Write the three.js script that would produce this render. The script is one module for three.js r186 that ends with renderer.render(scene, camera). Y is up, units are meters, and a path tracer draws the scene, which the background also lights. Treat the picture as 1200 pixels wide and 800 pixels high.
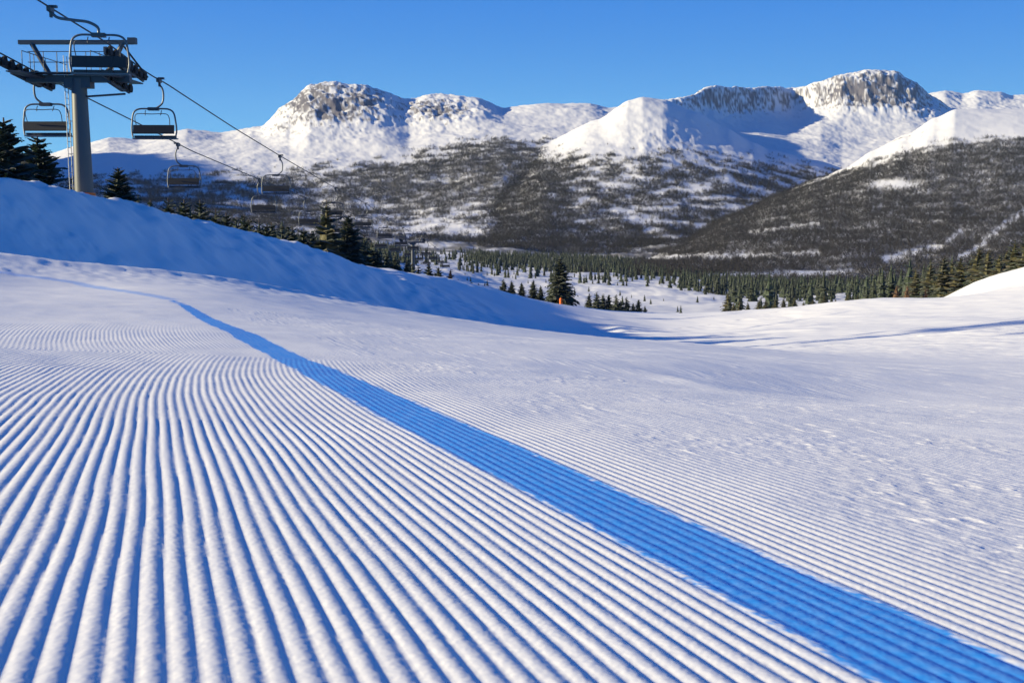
import * as THREE from 'three';
import { createNoise2D, createNoise3D } from 'simplex-noise';
import { mergeGeometries } from 'three/addons/utils/BufferGeometryUtils.js';

const clamp = (x, a = 0, b = 1) => Math.min(b, Math.max(a, x)), lerp = (a, b, t) => a + (b - a) * t;
const smooth = (a, b, x) => { const t = clamp((x - a) / (b - a)); return t * t * (3 - 2 * t); };
// ---------------------------------------------------------------- camera, sky, sun, exposure
const W = 1200, H = 800, F = 1287, HORIZON = 240;            // photograph's size, focal length and eye level in its pixels
const PITCH = Math.atan((400 - HORIZON) / F);
const scene = new THREE.Scene();
const camera = new THREE.PerspectiveCamera(2 * Math.atan(400 / F) * 180 / Math.PI, W / H, 0.05, 30000);
camera.rotation.x = -PITCH;
camera.focus = 11; camera.userData.fStop = 13;
scene.add(camera);
const EXPOSURE = 1.8;
const SUN_AZ = 93 * Math.PI / 180, SUN_EL = 15.5 * Math.PI / 180; // azimuth: to the left of straight ahead
const sunDir = new THREE.Vector3(-Math.sin(SUN_AZ) * Math.cos(SUN_EL), Math.sin(SUN_EL), -Math.cos(SUN_AZ) * Math.cos(SUN_EL));
{
  const w = 1024, h = 512, data = new Float32Array(w * h * 4), d = new THREE.Vector3();
  for (let j = 0; j < h; j++) for (let i = 0; i < w; i++) {
    const el = ((j + 0.5) / h - 0.5) * Math.PI, az = ((i + 0.5) / w - 0.5) * 2 * Math.PI;
    d.set(Math.cos(el) * Math.cos(az), Math.sin(el), Math.cos(el) * Math.sin(az));
    const e = Math.max(el, 0), t = 1 - Math.exp(-e / 0.105), glow = Math.exp(-d.angleTo(sunDir) / 0.3);
    const k = 1 / EXPOSURE, z = 1 - 0.52 * smooth(0.17, 0.75, e);
    data.set([(0.27 + (0.0 - 0.27) * t + glow * 0.22) * k * z, (0.74 + (0.15 - 0.74) * t + glow * 0.2) * k * z, (1.0 + (0.72 - 1.0) * t + glow * 0.12) * k * z, 1], (j * w + i) * 4);
  }
  const sky = new THREE.DataTexture(data, w, h, THREE.RGBAFormat, THREE.FloatType);
  sky.mapping = THREE.EquirectangularReflectionMapping;
  sky.magFilter = THREE.LinearFilter; sky.needsUpdate = true;
  scene.background = sky; scene.environment = sky;
}
const sun = new THREE.DirectionalLight(new THREE.Color().setRGB(1.0, 0.86, 0.545), 5);
sun.position.copy(sunDir).multiplyScalar(200);
sun.castShadow = true; sun.shadow.radius = 2; sun.shadow.mapSize.set(4096, 4096);
Object.assign(sun.shadow.camera, { left: -160, right: 160, top: 120, bottom: -120, near: 1, far: 500 });
scene.add(sun, sun.target);
const renderer = new THREE.WebGLRenderer({ antialias: true });
renderer.toneMapping = THREE.LinearToneMapping;
renderer.toneMappingExposure = EXPOSURE;
renderer.shadowMap.enabled = true;
scene.fog = new THREE.FogExp2(new THREE.Color().setRGB(0.55, 0.72, 0.95), 1.4e-5);

// ---------------------------------------------------------------- helpers
function rng(seed) { let s = seed | 0; return () => { s = (s + 0x6d2b79f5) | 0; let t = Math.imul(s ^ (s >>> 15), 1 | s); t = (t + Math.imul(t ^ (t >>> 7), 61 | t)) ^ t; return ((t ^ (t >>> 14)) >>> 0) / 4294967296; }; }
const rand = rng(7), n2 = createNoise2D(rng(11)), n2b = createNoise2D(rng(12)), n3 = createNoise3D(rng(13));
function fbm(x, y, oct = 4, gain = 0.5) { let s = 0, a = 1, f = 1, n = 0; for (let i = 0; i < oct; i++) { s += a * n2(x * f + i * 17.3, y * f - i * 9.1); n += a; a *= gain; f *= 2.03; } return s / n; }
function ridged(x, y, oct = 4) { let s = 0, a = 1, f = 1, n = 0; for (let i = 0; i < oct; i++) { s += a * (1 - Math.abs(n2b(x * f + i * 7.7, y * f + i * 3.3))); n += a; a *= 0.55; f *= 2.1; } return s / n; }
const tanEl = (py) => Math.tan(Math.atan((400 - py) / F) - PITCH);            // slope of the ray through a row of the photograph
const K0 = Math.cos(PITCH) + (400 - HORIZON) / F * Math.sin(PITCH);
const kOf = (py) => Math.cos(PITCH) + (400 - py) / F * Math.sin(PITCH);
const at = (px, py, d) => new THREE.Vector3((px - 600) / F / kOf(py) * d, tanEl(py) * d, -d);
function curve(keys) { // piecewise linear with eased corners over [x, y] keys
  return (x) => { if (x <= keys[0][0]) return keys[0][1]; for (let i = 1; i < keys.length; i++) if (x <= keys[i][0]) return lerp(keys[i - 1][1], keys[i][1], (x - keys[i - 1][0]) / (keys[i][0] - keys[i - 1][0])); return keys[keys.length - 1][1]; };
}
function pchip(xs, ys, x) {
  const n = xs.length; if (x <= xs[0]) return ys[0]; if (x >= xs[n - 1]) return ys[n - 1];
  let i = 1; while (x > xs[i]) i++; i--;
  const sl = (k) => (ys[k + 1] - ys[k]) / (xs[k + 1] - xs[k]);
  const tan = (k) => { if (k === 0) return sl(0); if (k === n - 1) return sl(n - 2); const a = sl(k - 1), b = sl(k); return a * b <= 0 ? 0 : 2 * a * b / (a + b); };
  const h = xs[i + 1] - xs[i], t = (x - xs[i]) / h, a = tan(i), b = tan(i + 1), t2 = t * t, t3 = t2 * t;
  return (2 * t3 - 3 * t2 + 1) * ys[i] + (t3 - 2 * t2 + t) * h * a + (-2 * t3 + 3 * t2) * ys[i + 1] + (t3 - t2) * h * b;
}
const used = new Map();
function numbered(name) { const n = used.get(name) ?? 0; used.set(name, n + 1); return n ? `${name}_${String(n).padStart(3, '0')}` : name; }
function shadows(o) { o.traverse((c) => { if (c.isMesh) { c.castShadow = true; c.receiveShadow = true; } }); return o; }
function top(o, name, info) { o.name = numbered(name); Object.assign(o.userData, info); scene.add(shadows(o)); return o; }
function part(parent, name, geo, mat, label) { const m = new THREE.Mesh(geo, mat); m.name = name; if (label) m.userData.label = label; parent.add(m); return m; }
const std = (rgb, o = {}) => new THREE.MeshStandardMaterial({ color: new THREE.Color().setRGB(...rgb), roughness: 0.8, ...o });

// ---------------------------------------------------------------- the groomed slope: a height field in metres (x to the right, d ahead)
const RIDGE = 0.04;                                           // pitch of the groomer's comb
const r1 = at(180, 340, 1), r2 = at(900, 383, 1);             // two directions lying in the near snow's plane
const planeN = new THREE.Vector3().crossVectors(r1, r2).normalize(); if (planeN.y < 0) planeN.negate();
const pa = -planeN.x / planeN.y, pd = planeN.z / planeN.y;    // rise per metre right, and ahead
const EYE = 0.50;
const plane = (x, d) => -EYE + pa * x + pd * d;
const RV = new THREE.Vector2(r1.x, 1).normalize(), UV = new THREE.Vector2(RV.y, -RV.x); // along and across the ridges, in (x, d)
const ctrl = [];
const addP = (px, py, d, dh = 0) => { const p = at(px, py, d); ctrl.push([p.x, d, p.y + dh]); };
const addW = (x, d, h) => ctrl.push([x, d, h]);
for (const [x, d] of [[0, 0], [-2, 1], [2, 1], [-3, 5], [0, 5], [3, 5], [-4, 9], [0, 9], [-5, -4], [0, -6], [6, -4]]) addW(x, d, plane(x, d));
// crest of the near snow
const crest = [[-60, 290, 27], [0, 297, 27.4], [100, 309, 28], [200, 320, 28.8], [300, 336, 29.8], [400, 353, 31.2], [530, 373, 34], [660, 390, 35], [800, 401, 35], [900, 410, 36]];
const marks = [];
crest.forEach((c) => { marks.push([...c, ctrl.length]); addP(...c); });
for (const [px, py, d] of [[0, 370, 13.2], [0, 343, 19.3], [0, 319, 24], [100, 336, 23], [200, 385, 12], [200, 357, 18], [200, 338, 23], [400, 397, 12.5], [400, 377, 18], [400, 363, 24], [530, 406, 13], [530, 389, 19], [660, 414, 13], [660, 399, 19], [800, 424, 13], [800, 410, 20]]) addP(px, py, d);
// the trough behind it, out of sight
for (const [px, py, d] of [[0, 310, 31.5], [100, 324, 32.5], [200, 338, 33], [300, 354, 37.5], [400, 371, 42], [530, 390, 47], [660, 404, 52], [800, 410, 52]]) addP(px, py, d);
// foot of the shaded bank, its face and its rim
for (const [px, py, d] of [[0, 296, 35], [107, 307, 39], [200, 318, 44], [300, 332, 51], [450, 357, 68], [620, 380, 92]]) addP(px, py, d);
const rim = [[-120, 190, 38], [-60, 198, 42], [0, 208, 46], [60, 218, 50], [107, 228, 55], [160, 240, 60], [250, 262, 72], [350, 288, 88], [440, 310, 100], [520, 328, 112], [600, 345, 122], [680, 357, 128], [760, 367, 130], [840, 366, 122], [900, 362, 112], [960, 356, 104], [1040, 349, 102], [1090, 350, 104], [1140, 334, 110], [1200, 315, 116], [1280, 290, 122]];
rim.forEach((c) => { marks.push([...c, ctrl.length]); addP(...c); });
for (const [px, py, d] of rim) { const p = at(px, py, d); addW(p.x * 1.12, d * 1.12, p.y - 0.055 * d * 0.6); addW(p.x * 1.35, d * 1.35, p.y - 0.14 * d); }
// open snow to the right
for (const [px, py, d] of [[1000, 421, 27], [1200, 432, 22], [1350, 440, 20], [1200, 480, 9.5], [1000, 470, 11], [950, 405, 52], [1050, 400, 50], [1200, 398, 44], [1200, 384, 52], [1200, 350, 82], [1280, 365, 62], [1050, 375, 76], [900, 385, 84], [800, 392, 84], [760, 385, 100], [900, 372, 100], [700, 388, 80]]) addP(px, py, d);
for (const [x, d, h] of [[-26, 20, 3.2], [-24, 5, 3.2], [-20, -8, 3], [-34, 45, 3], [-38, 70, 1.5], [14, 0, -1.6], [16, -8, -1.6], [44, 40, -4], [40, 15, -0.5]]) addW(x, d, h);
function tps(points, lambda) {
  const n = points.length, m = n + 3, A = Array.from({ length: m }, () => new Float64Array(m + 1));
  const U = (r2) => (r2 < 1e-9 ? 0 : 0.5 * r2 * Math.log(r2));
  for (let i = 0; i < n; i++) {
    for (let j = 0; j < n; j++) A[i][j] = U((points[i][0] - points[j][0]) ** 2 + (points[i][1] - points[j][1]) ** 2) + (i === j ? lambda : 0);
    A[i][n] = A[n][i] = 1; A[i][n + 1] = A[n + 1][i] = points[i][0]; A[i][n + 2] = A[n + 2][i] = points[i][1]; A[i][m] = points[i][2];
  }
  for (let c = 0; c < m; c++) {
    let p = c; for (let r = c + 1; r < m; r++) if (Math.abs(A[r][c]) > Math.abs(A[p][c])) p = r;
    [A[c], A[p]] = [A[p], A[c]];
    for (let r = 0; r < m; r++) if (r !== c && A[r][c]) { const f = A[r][c] / A[c][c]; for (let k = c; k <= m; k++) A[r][k] -= f * A[c][k]; }
  }
  const w = A.map((row, i) => row[m] / row[i]), X = Float64Array.from(points, (q) => q[0]), Y = Float64Array.from(points, (q) => q[1]);
  return (x, y) => { let s = w[n] + w[n + 1] * x + w[n + 2] * y; for (let i = 0; i < n; i++) { const a = x - X[i], b = y - Y[i], q = a * a + b * b; if (q > 1e-9) s += w[i] * 0.5 * q * Math.log(q); } return s; };
}
const fit = () => tps(ctrl.map(([x, d, h]) => [x, d, h - plane(x, d)]), 0.4);
let spline = fit();
const seenRow = (px, d0, d1) => { let best = 1e9; for (let k = 0; k <= 60; k++) { const d = lerp(d0, d1, k / 60), x = (px - 600) / F / K0 * d, h = plane(x, d) + spline(x, d); best = Math.min(best, 400 - F * Math.tan(Math.atan2(h, d) + PITCH)); } return best; };
for (let pass = 0; pass < 5; pass++) { // nudge the two crest lines until they stand at the rows seen in the photograph
  for (const [px, py, d, i] of marks) ctrl[i][2] += clamp(seenRow(px, d * 0.72, d * 1.14) - py, -12, 12) * d / F * 0.8;
  spline = fit();
}
// the spline is read from a table that is finer near the camera
const G = { n: 360, m: 360, x0: -70, x1: 90, d0: -8, d1: 200 };
const warp = (t) => t * Math.abs(t), unwarp = (v) => Math.sign(v) * Math.sqrt(Math.abs(v));
const gx = (i) => warp(lerp(unwarp(G.x0), unwarp(G.x1), i / G.n)), gd = (j) => warp(lerp(unwarp(G.d0), unwarp(G.d1), j / G.m));
const table = new Float64Array((G.n + 1) * (G.m + 1));
for (let j = 0; j <= G.m; j++) for (let i = 0; i <= G.n; i++) { const x = gx(i), d = gd(j); table[j * (G.n + 1) + i] = spline(x, d) * smooth(-1, 7, Math.hypot(x, d)); }
const cub = (a, b, c, d, t) => b + 0.5 * t * (c - a + t * (2 * a - 5 * b + 4 * c - d + t * (3 * (b - c) + d - a)));
function base(x, d) {
  const fi = clamp((unwarp(x) - unwarp(G.x0)) / (unwarp(G.x1) - unwarp(G.x0)) * G.n, 1, G.n - 2.001), fj = clamp((unwarp(d) - unwarp(G.d0)) / (unwarp(G.d1) - unwarp(G.d0)) * G.m, 1, G.m - 2.001);
  const i = Math.floor(fi), j = Math.floor(fj), s = fi - i, t = fj - j, row = (k) => { const o = k * (G.n + 1) + i; return cub(table[o - 1], table[o], table[o + 1], table[o + 2], s); };
  return plane(x, d) + cub(row(j - 1), row(j), row(j + 1), row(j + 2), t);
}
function hit(px, py, from = 0.5, to = 160, f = base) { // where the ray through a pixel meets the snow
  const s = at(px, py, 1); let prev = from;
  for (let d = from; d < to; d *= 1.004) { if (s.y * d < f(s.x * d, d)) { let a = prev, b = d; for (let k = 0; k < 20; k++) { const m = (a + b) / 2; if (s.y * m < f(s.x * m, m)) b = m; else a = m; } return new THREE.Vector2(s.x * b, b); } prev = d; }
  return new THREE.Vector2(s.x * to, to);
}
// low berms and folds left by the groomer: path on the snow, height, half width to the near and to the far side
const folds = [];
function fold(pixels, h, wn, wf) { const pts = pixels.map(([px, py]) => hit(px, py)); folds.push({ pts, h, wn, wf, x0: Math.min(...pts.map((p) => p.x)) - 4, x1: Math.max(...pts.map((p) => p.x)) + 4, d0: Math.min(...pts.map((p) => p.y)) - 4, d1: Math.max(...pts.map((p) => p.y)) + 4 }); }
const rimPath = (a, b, h, wn, wf) => { const pts = rim.slice(a, b).map(([px, py, d]) => { const p = at(px, py, d); return new THREE.Vector2(p.x, d); }); folds.push({ pts, h, wn, wf, x0: -90, x1: 90, d0: 20, d1: 150 }); };
rimPath(0, 12, 0.1, 0.5, 1.5);
folds.push({ pts: crest.slice(0, 7).map(([px, py, d]) => { const p = at(px, py, d - 1.2); return new THREE.Vector2(p.x, d - 1.2); }), h: 0.09, wn: 0.3, wf: 0.6, x0: -20, x1: 5, d0: 16, d1: 38 });
fold([[560, 415], [650, 425], [740, 437], [800, 447], [880, 463]], 0.03, 0.25, 0.6);
fold([[900, 409], [960, 404], [1050, 396], [1130, 390], [1300, 377]], 0.06, 0.3, 1.4);
fold([[800, 396], [860, 391], [930, 388], [980, 386]], 0.1, 0.5, 1.8);
fold([[560, 352], [640, 372], [720, 384], [800, 393]], 0.32, 1.2, 3.5);
function foldHeight(x, d) {
  let s = 0;
  for (const f of folds) {
    if (x < f.x0 || x > f.x1 || d < f.d0 || d > f.d1) continue;
    let best = 1e9, side = 0, along = 0; const n = f.pts.length - 1;
    for (let i = 0; i < n; i++) {
      const a = f.pts[i], b = f.pts[i + 1], ex = b.x - a.x, ed = b.y - a.y, t = clamp(((x - a.x) * ex + (d - a.y) * ed) / (ex * ex + ed * ed)), dx = x - a.x - ex * t, dd = d - a.y - ed * t, q = dx * dx + dd * dd;
      if (q < best) { best = q; side = ex * dd - ed * dx; along = (i + t) / n; }
    }
    const r = Math.sqrt(best), w = side > 0 ? f.wf : f.wn, e = smooth(0, 0.25, along) * (1 - smooth(0.8, 1, along));
    s += f.h * Math.exp(-((r / w) ** 2)) * e * (1 + 0.12 * n2(x * 0.6, d * 0.6));
  }
  return s;
}
const bend = (v) => (v > 5 ? 0.016 * (v - 5) ** 2 : 0);
const toWorld = (u, v) => [UV.x * u + RV.x * v, UV.y * u + RV.y * v];
// edges of the sprayed line, traced on the snow
const edge = (list) => { const q = list.map(([px, py]) => { const p = hit(px, py); return [p.x * RV.x + p.y * RV.y, p.x * UV.x + p.y * UV.y]; }).sort((a, b) => a[0] - b[0]); return { u: curve(q), v0: q[0][0], v1: q[q.length - 1][0] }; };
const lineL = edge([[1180, 870], [1017, 793], [900, 727], [800, 673], [647, 593], [500, 517], [400, 463], [310, 413], [287, 402], [259, 386], [232, 373], [214, 361], [197, 351.5]]);
const lineR = edge([[1420, 895], [1200, 788], [1067, 722], [933, 670], [800, 609], [760, 592], [600, 521], [500, 479], [400, 437], [310, 397], [272, 382], [226, 361], [197, 349]]);
const tail = [[198, 350.5], [150, 341.5], [90, 331], [40, 324], [0, 318.5], [-70, 310]].map(([px, py]) => hit(px, py));
function slopeHeight(x, d, u, v) {
  const r = Math.hypot(x, d);
  let h = base(x, d) + foldHeight(x, d);
  h += 0.012 * smooth(2, 8, r) * fbm(x * 0.55, d * 0.55, 3) + 0.05 * smooth(12, 40, r) * fbm(x * 0.13 + 5, d * 0.13, 3) + lerp(0.045, 0.26, smooth(6, -8, x)) * smooth(30, 45, d) * fbm((x + 0.15 * d) * 0.5, (d - 0.15 * x) * 0.16 + 4, 5, 0.55);
  if (v < 26) {
    const right = smooth(0.15, 0.8, u - lineR.u(clamp(v, 0.6, 40)));                // looser snow beyond the sprayed line
    const worn = right * smooth(-0.35, 0.45, fbm(x * 0.9 + 3, d * 0.55, 3) + 0.25 * right - 0.1) ;
    const g = (u - bend(v)) / RIDGE + 0.10 * n2(x * 1.3, d * 0.5) + 0.02 * n2(u * 30, v * 2.5), c = Math.abs(Math.sin(Math.PI * g));
    const id = Math.floor(g), amp = 0.0036 * (1 + 0.14 * n2(id * 3.7, v * 0.8) + 0.04 * n2(id * 9.1, v * 6)) * (1 - 0.45 * right) * (1 - 0.8 * worn) * (1 - smooth(7, 16, v)) * (u > lineL.u(clamp(v, lineL.v0, lineL.v1)) && right < 0.01 && u < lineR.u(clamp(v, lineR.v0, lineR.v1)) ? 0.7 : 1);
    h += amp * (Math.pow(c, 1.08) - 0.5);
    const grain = 0.00012 + 0.0012 * worn + 0.0005 * right;
    h += grain * (n3(x * 30, d * 30, 1) * 0.6 + n3(x * 75, d * 75, 4) * 0.5) + 0.0022 * worn * n2(x * 9, d * 9);
    if (worn > 0.3) { const c2 = n3(x * 14, d * 14, 9); if (c2 > 0.62) h += (c2 - 0.62) * 0.014 * worn; }
  } else h += 0.012 * n2(x * 2.1, d * 2.1) + 0.006 * n2(x * 6, d * 6);
  return h;
}
const ground = (x, d) => base(x, d) + foldHeight(x, d);
{
  // strips across the ridges: [v from, v to, row length, column width, extra to the left, extra to the right]
  const bands = [[0.1, 2.1, 0.014, 0.005, 0.9, 1.6], [2.1, 4.4, 0.026, 0.0053, 0.9, 2], [4.4, 9, 0.065, 0.0072, 1.2, 2.6], [9, 19, 0.17, 0.0096, 2, 4], [19, 44, 0.18, 0.1, 6, 8], [44, 90, 0.4, 0.25, 15, 12], [90, 190, 1.0, 0.6, 30, 20]];
  const pos = [], col = [], uvs = [], idx = [], blue = [], seams = [];
  for (const [v0, v1, dv, du, eL, eR] of bands) {
    const u0 = -0.14 * v1 - eL, u1 = 1.0 * v1 + eR, nu = Math.ceil((u1 - u0) / du), nv = Math.ceil((v1 - v0) / dv), start = pos.length / 3;
    for (let j = 0; j <= nv; j++) for (let i = 0; i <= nu; i++) {
      const u = lerp(u0, u1, i / nu), v = lerp(v0, v1, j / nv), [x, d] = toWorld(u, v);
      pos.push(x, slopeHeight(x, d, u, v), -d); uvs.push(x / 4, d / 4);
      let p = 0;
      if (v > lineL.v0 - 0.3 && v < lineL.v1 && v < lineR.v1 + 0.5) {
        const a = lineL.u(v), b = lineR.u(v), rag = 0.008 * n2(v * 9, u * 14) + 0.008 * n2(v * 31, u * 31) + 0.012 * n2(v * 95, u * 95), m = Math.min(u - a, b - u + 0.012) + rag;
        p = smooth(-0.010, 0.012, m) * (0.94 + 0.06 * n2(x * 25, d * 25)) + 0.3 * smooth(-0.07, 0, m) * clamp(n2(x * 60, d * 60) * 0.9 + 0.3) * (m < 0.012 ? 1 : 0);
        p = clamp(p);
      }
      if (v > 13 && v < 36 && x < -2) { // the thin, washed-out end of the line
        let q = 1e9; for (let k = 1; k < tail.length; k++) { const a = tail[k - 1], b = tail[k], ex = b.x - a.x, ed = b.y - a.y, f = clamp(((x - a.x) * ex + (d - a.y) * ed) / (ex * ex + ed * ed)); q = Math.min(q, Math.hypot(x - a.x - ex * f, d - a.y - ed * f)); }
        p = Math.max(p, 0.5 * (1 - smooth(0.08, 0.24, q + 0.06 * n2(x * 2, d * 2))));
      }
      const t = 1 + 0.02 * n2(x * 0.8, d * 0.8);
      blue.push(p);
      col.push(lerp(0.83 * t, 0.016, p), lerp(0.835 * t, 0.30, p), lerp(0.845 * t, 0.86, p));
    }
    if (start) seams.push([start, nu, 4 * du * du + 0.012]);
    for (let j = 0; j < nv; j++) for (let i = 0; i < nu; i++) { const a = start + j * (nu + 1) + i, b = a + 1, c = a + nu + 1, e = c + 1; idx.push(a, b, c, b, e, c); }
  }
  const g = new THREE.BufferGeometry();
  g.setAttribute('position', new THREE.Float32BufferAttribute(pos, 3)); g.setIndex(idx); g.computeVertexNormals();
  const nor = g.attributes.normal.array;
  const pick = (want) => { // triangles of the dyed snow, or of the rest, with the normals they share
    const map = new Map(), P = [], N = [], C = [], T = [], I = [];
    for (let k = 0; k < idx.length; k += 3) {
      if (((blue[idx[k]] + blue[idx[k + 1]] + blue[idx[k + 2]]) / 3 > 0.45) !== want) continue;
      for (let q = 0; q < 3; q++) { const i = idx[k + q]; let m = map.get(i); if (m === undefined) { m = P.length / 3; map.set(i, m); for (let c = 0; c < 3; c++) { P.push(pos[i * 3 + c]); N.push(nor[i * 3 + c]); C.push(col[i * 3 + c]); } T.push(uvs[i * 2], uvs[i * 2 + 1]); } I.push(m); }
    }
    if (!want) for (const [start, nu, drop] of seams) { // a lip under each change of mesh width, so that no gap opens
      const m = P.length / 3;
      for (let i = 0; i <= nu; i++) for (const low of [0, drop]) { const k = start + i; P.push(pos[k * 3], pos[k * 3 + 1] - low, pos[k * 3 + 2]); for (let c = 0; c < 3; c++) { N.push(nor[k * 3 + c]); C.push(col[k * 3 + c]); } T.push(uvs[k * 2], uvs[k * 2 + 1]); }
      for (let i = 0; i < nu; i++) { const a = m + 2 * i; I.push(a, a + 1, a + 2, a + 1, a + 3, a + 2); }
    }
    const o = new THREE.BufferGeometry();
    o.setAttribute('position', new THREE.Float32BufferAttribute(P, 3)); o.setAttribute('normal', new THREE.Float32BufferAttribute(N, 3)); o.setAttribute('color', new THREE.Float32BufferAttribute(C, 3)); o.setAttribute('uv', new THREE.Float32BufferAttribute(T, 2)); o.setIndex(I);
    return o;
  };
  const S = 1024, data = new Uint8Array(S * S * 4), per = createNoise3D(rng(5)), tor = (x, y, f, z) => { const a = x * 2 * Math.PI, b = y * 2 * Math.PI; return n3(Math.cos(a) * f + z, Math.sin(a) * f + Math.cos(b) * f * 1.01, Math.sin(b) * f - z); };
  const gr = rng(3), cells = new Float32Array(S * S); for (let i = 0; i < S * S; i++) cells[i] = gr();
  for (let y = 0; y < S; y++) for (let x = 0; x < S; x++) {
    let s = 0; for (const [dx, dy, w] of [[0, 0, 0.4], [1, 0, 0.15], [-1, 0, 0.15], [0, 1, 0.15], [0, -1, 0.15]]) s += w * cells[((y + dy + S) % S) * S + (x + dx + S) % S];
    const b = clamp(0.5 + (s - 0.5) * 0.9 + 0.25 * tor(x / S, y / S, 14, 3) + 0.2 * tor(x / S, y / S, 5, 8));
    data.set([b * 255, b * 255, b * 255, 255], (y * S + x) * 4);
  }
  const bump = new THREE.DataTexture(data, S, S); bump.wrapS = bump.wrapT = THREE.RepeatWrapping; bump.magFilter = THREE.LinearFilter; bump.needsUpdate = true;
  const snow = new THREE.MeshStandardMaterial({ vertexColors: true, roughness: 0.75, bumpMap: bump, bumpScale: 0.0012 });
  const s = top(new THREE.Mesh(pick(false), snow), 'snow_slope', { kind: 'structure', label: 'groomed white ski slope with fine parallel corduroy ridges' });
  const l = top(new THREE.Mesh(pick(true), snow), 'painted_line', { label: 'broad bright blue dye line sprayed along the groomed snow', category: 'painted line' });
}

// ---------------------------------------------------------------- land beyond: each piece a height field over (bearing, distance)
// keys: [bearing as a photograph column, [distance, row] ...]; bearings are at eye level
function land(keys) {
  const n = keys[0].length - 1;
  const prof = (px) => {
    let i = 1; while (i < keys.length - 1 && px > keys[i][0]) i++;
    const a = keys[i - 1], b = keys[i], t = clamp((px - a[0]) / (b[0] - a[0])), s = lerp(t, t * t * (3 - 2 * t), 0.5), ds = [], ps = [];
    for (let k = 1; k <= n; k++) { ds.push(lerp(a[k][0], b[k][0], s)); ps.push(lerp(a[k][1], b[k][1], s)); }
    return [ds, ps];
  };
  return { prof, row: (px, d) => { const [ds, ps] = prof(px); return pchip(ds, ps, d); }, first: keys[0][0], last: keys[keys.length - 1][0] };
}
const xOf = (px, d) => (px - 600) / F / K0 * d, pxOf = (x, d) => 600 + x / d * F * K0;
function buildLand(name, label, L, { step, rows, relief, colour, material, from, to }) {
  const p0 = from ?? L.first, p1 = to ?? L.last, nc = Math.round((p1 - p0) / step), pos = new Float32Array((nc + 1) * (rows + 1) * 3), col = new Float32Array(pos.length), idx = [], meta = [];
  for (let i = 0; i <= nc; i++) {
    const px = lerp(p0, p1, i / nc), [ds, ps] = L.prof(px);
    for (let j = 0; j <= rows; j++) {
      const d = lerp(ds[0], ds[ds.length - 1], Math.pow(j / rows, 1.15)), py = pchip(ds, ps, d), x = xOf(px, d), o = (i * (rows + 1) + j) * 3;
      pos[o] = x; pos[o + 1] = tanEl(py) * d + relief(x, d, px, py); pos[o + 2] = -d; meta.push(py);
    }
  }
  for (let i = 0; i < nc; i++) for (let j = 0; j < rows; j++) { const a = i * (rows + 1) + j, b = a + rows + 1; idx.push(a, b, a + 1, b, b + 1, a + 1); }
  const g = new THREE.BufferGeometry(); g.setAttribute('position', new THREE.BufferAttribute(pos, 3)); g.setIndex(idx); g.computeVertexNormals();
  const N = g.attributes.normal;
  for (let i = 0; i <= nc; i++) for (let j = 0; j <= rows; j++) { const k = i * (rows + 1) + j, px = lerp(p0, p1, i / nc); const c = colour(pos[k * 3], -pos[k * 3 + 2], px, meta[k], 1 - Math.abs(N.getY(k)), pos[k * 3 + 1]); col.set(c, k * 3); }
  g.setAttribute('color', new THREE.BufferAttribute(col, 3));
  return top(new THREE.Mesh(g, material), name, { kind: 'structure', label });
}
const SNOW = [0.71, 0.72, 0.75], ROCK = [0.085, 0.085, 0.115], SCRUB = [0.04, 0.036, 0.037];
const mix3 = (a, b, t) => [lerp(a[0], b[0], t), lerp(a[1], b[1], t), lerp(a[2], b[2], t)];
const landMat = new THREE.MeshStandardMaterial({ vertexColors: true, roughness: 0.9 });

const D1 = [135, 180, 260, 400, 650, 1000, 1500, 2100, 2900];
const vKeys = [[-260, 262, 261, 260, 259, 258, 257, 256, 255, 254], [100, 255, 254, 252, 250, 248, 247, 246, 246, 246], [300, 300, 298, 296, 292, 288, 284, 280, 276, 272], [400, 318, 316, 313, 308, 302, 296, 290, 285, 281], [500, 345, 342, 338, 332, 322, 312, 303, 296, 290], [600, 362, 360, 358, 352, 340, 325, 310, 300, 294], [700, 380, 378, 374, 362, 345, 328, 314, 304, 298], [800, 388, 384, 378, 364, 346, 333, 322, 312, 303], [900, 385, 380, 374, 362, 350, 340, 328, 318, 308], [1000, 375, 370, 364, 356, 349, 342, 333, 322, 312], [1100, 365, 360, 354, 348, 344, 340, 332, 322, 312], [1200, 345, 342, 340, 338, 335, 330, 325, 318, 310], [1420, 340, 338, 336, 334, 330, 326, 320, 314, 308]].map((k) => [k[0], ...k.slice(1).map((p, i) => [D1[i], p])]);
const valley = land(vKeys);
const vRelief = (x, d) => smooth(200, 700, d) * (4 * fbm(x / 180, d / 180, 4) + 1.2 * fbm(x / 30, d / 30, 3));
const mKeys = (ds, list, back) => list.map(([px, ...r]) => { const off = Array.isArray(r[r.length - 1]) ? r.pop() : null, dd = off ?? ds; return [px, [dd[0] - 350, r[0] + 26], ...r.map((p, i) => [dd[i], p]), [dd[dd.length - 1] + 500, r[r.length - 1] + back]]; });
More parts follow.
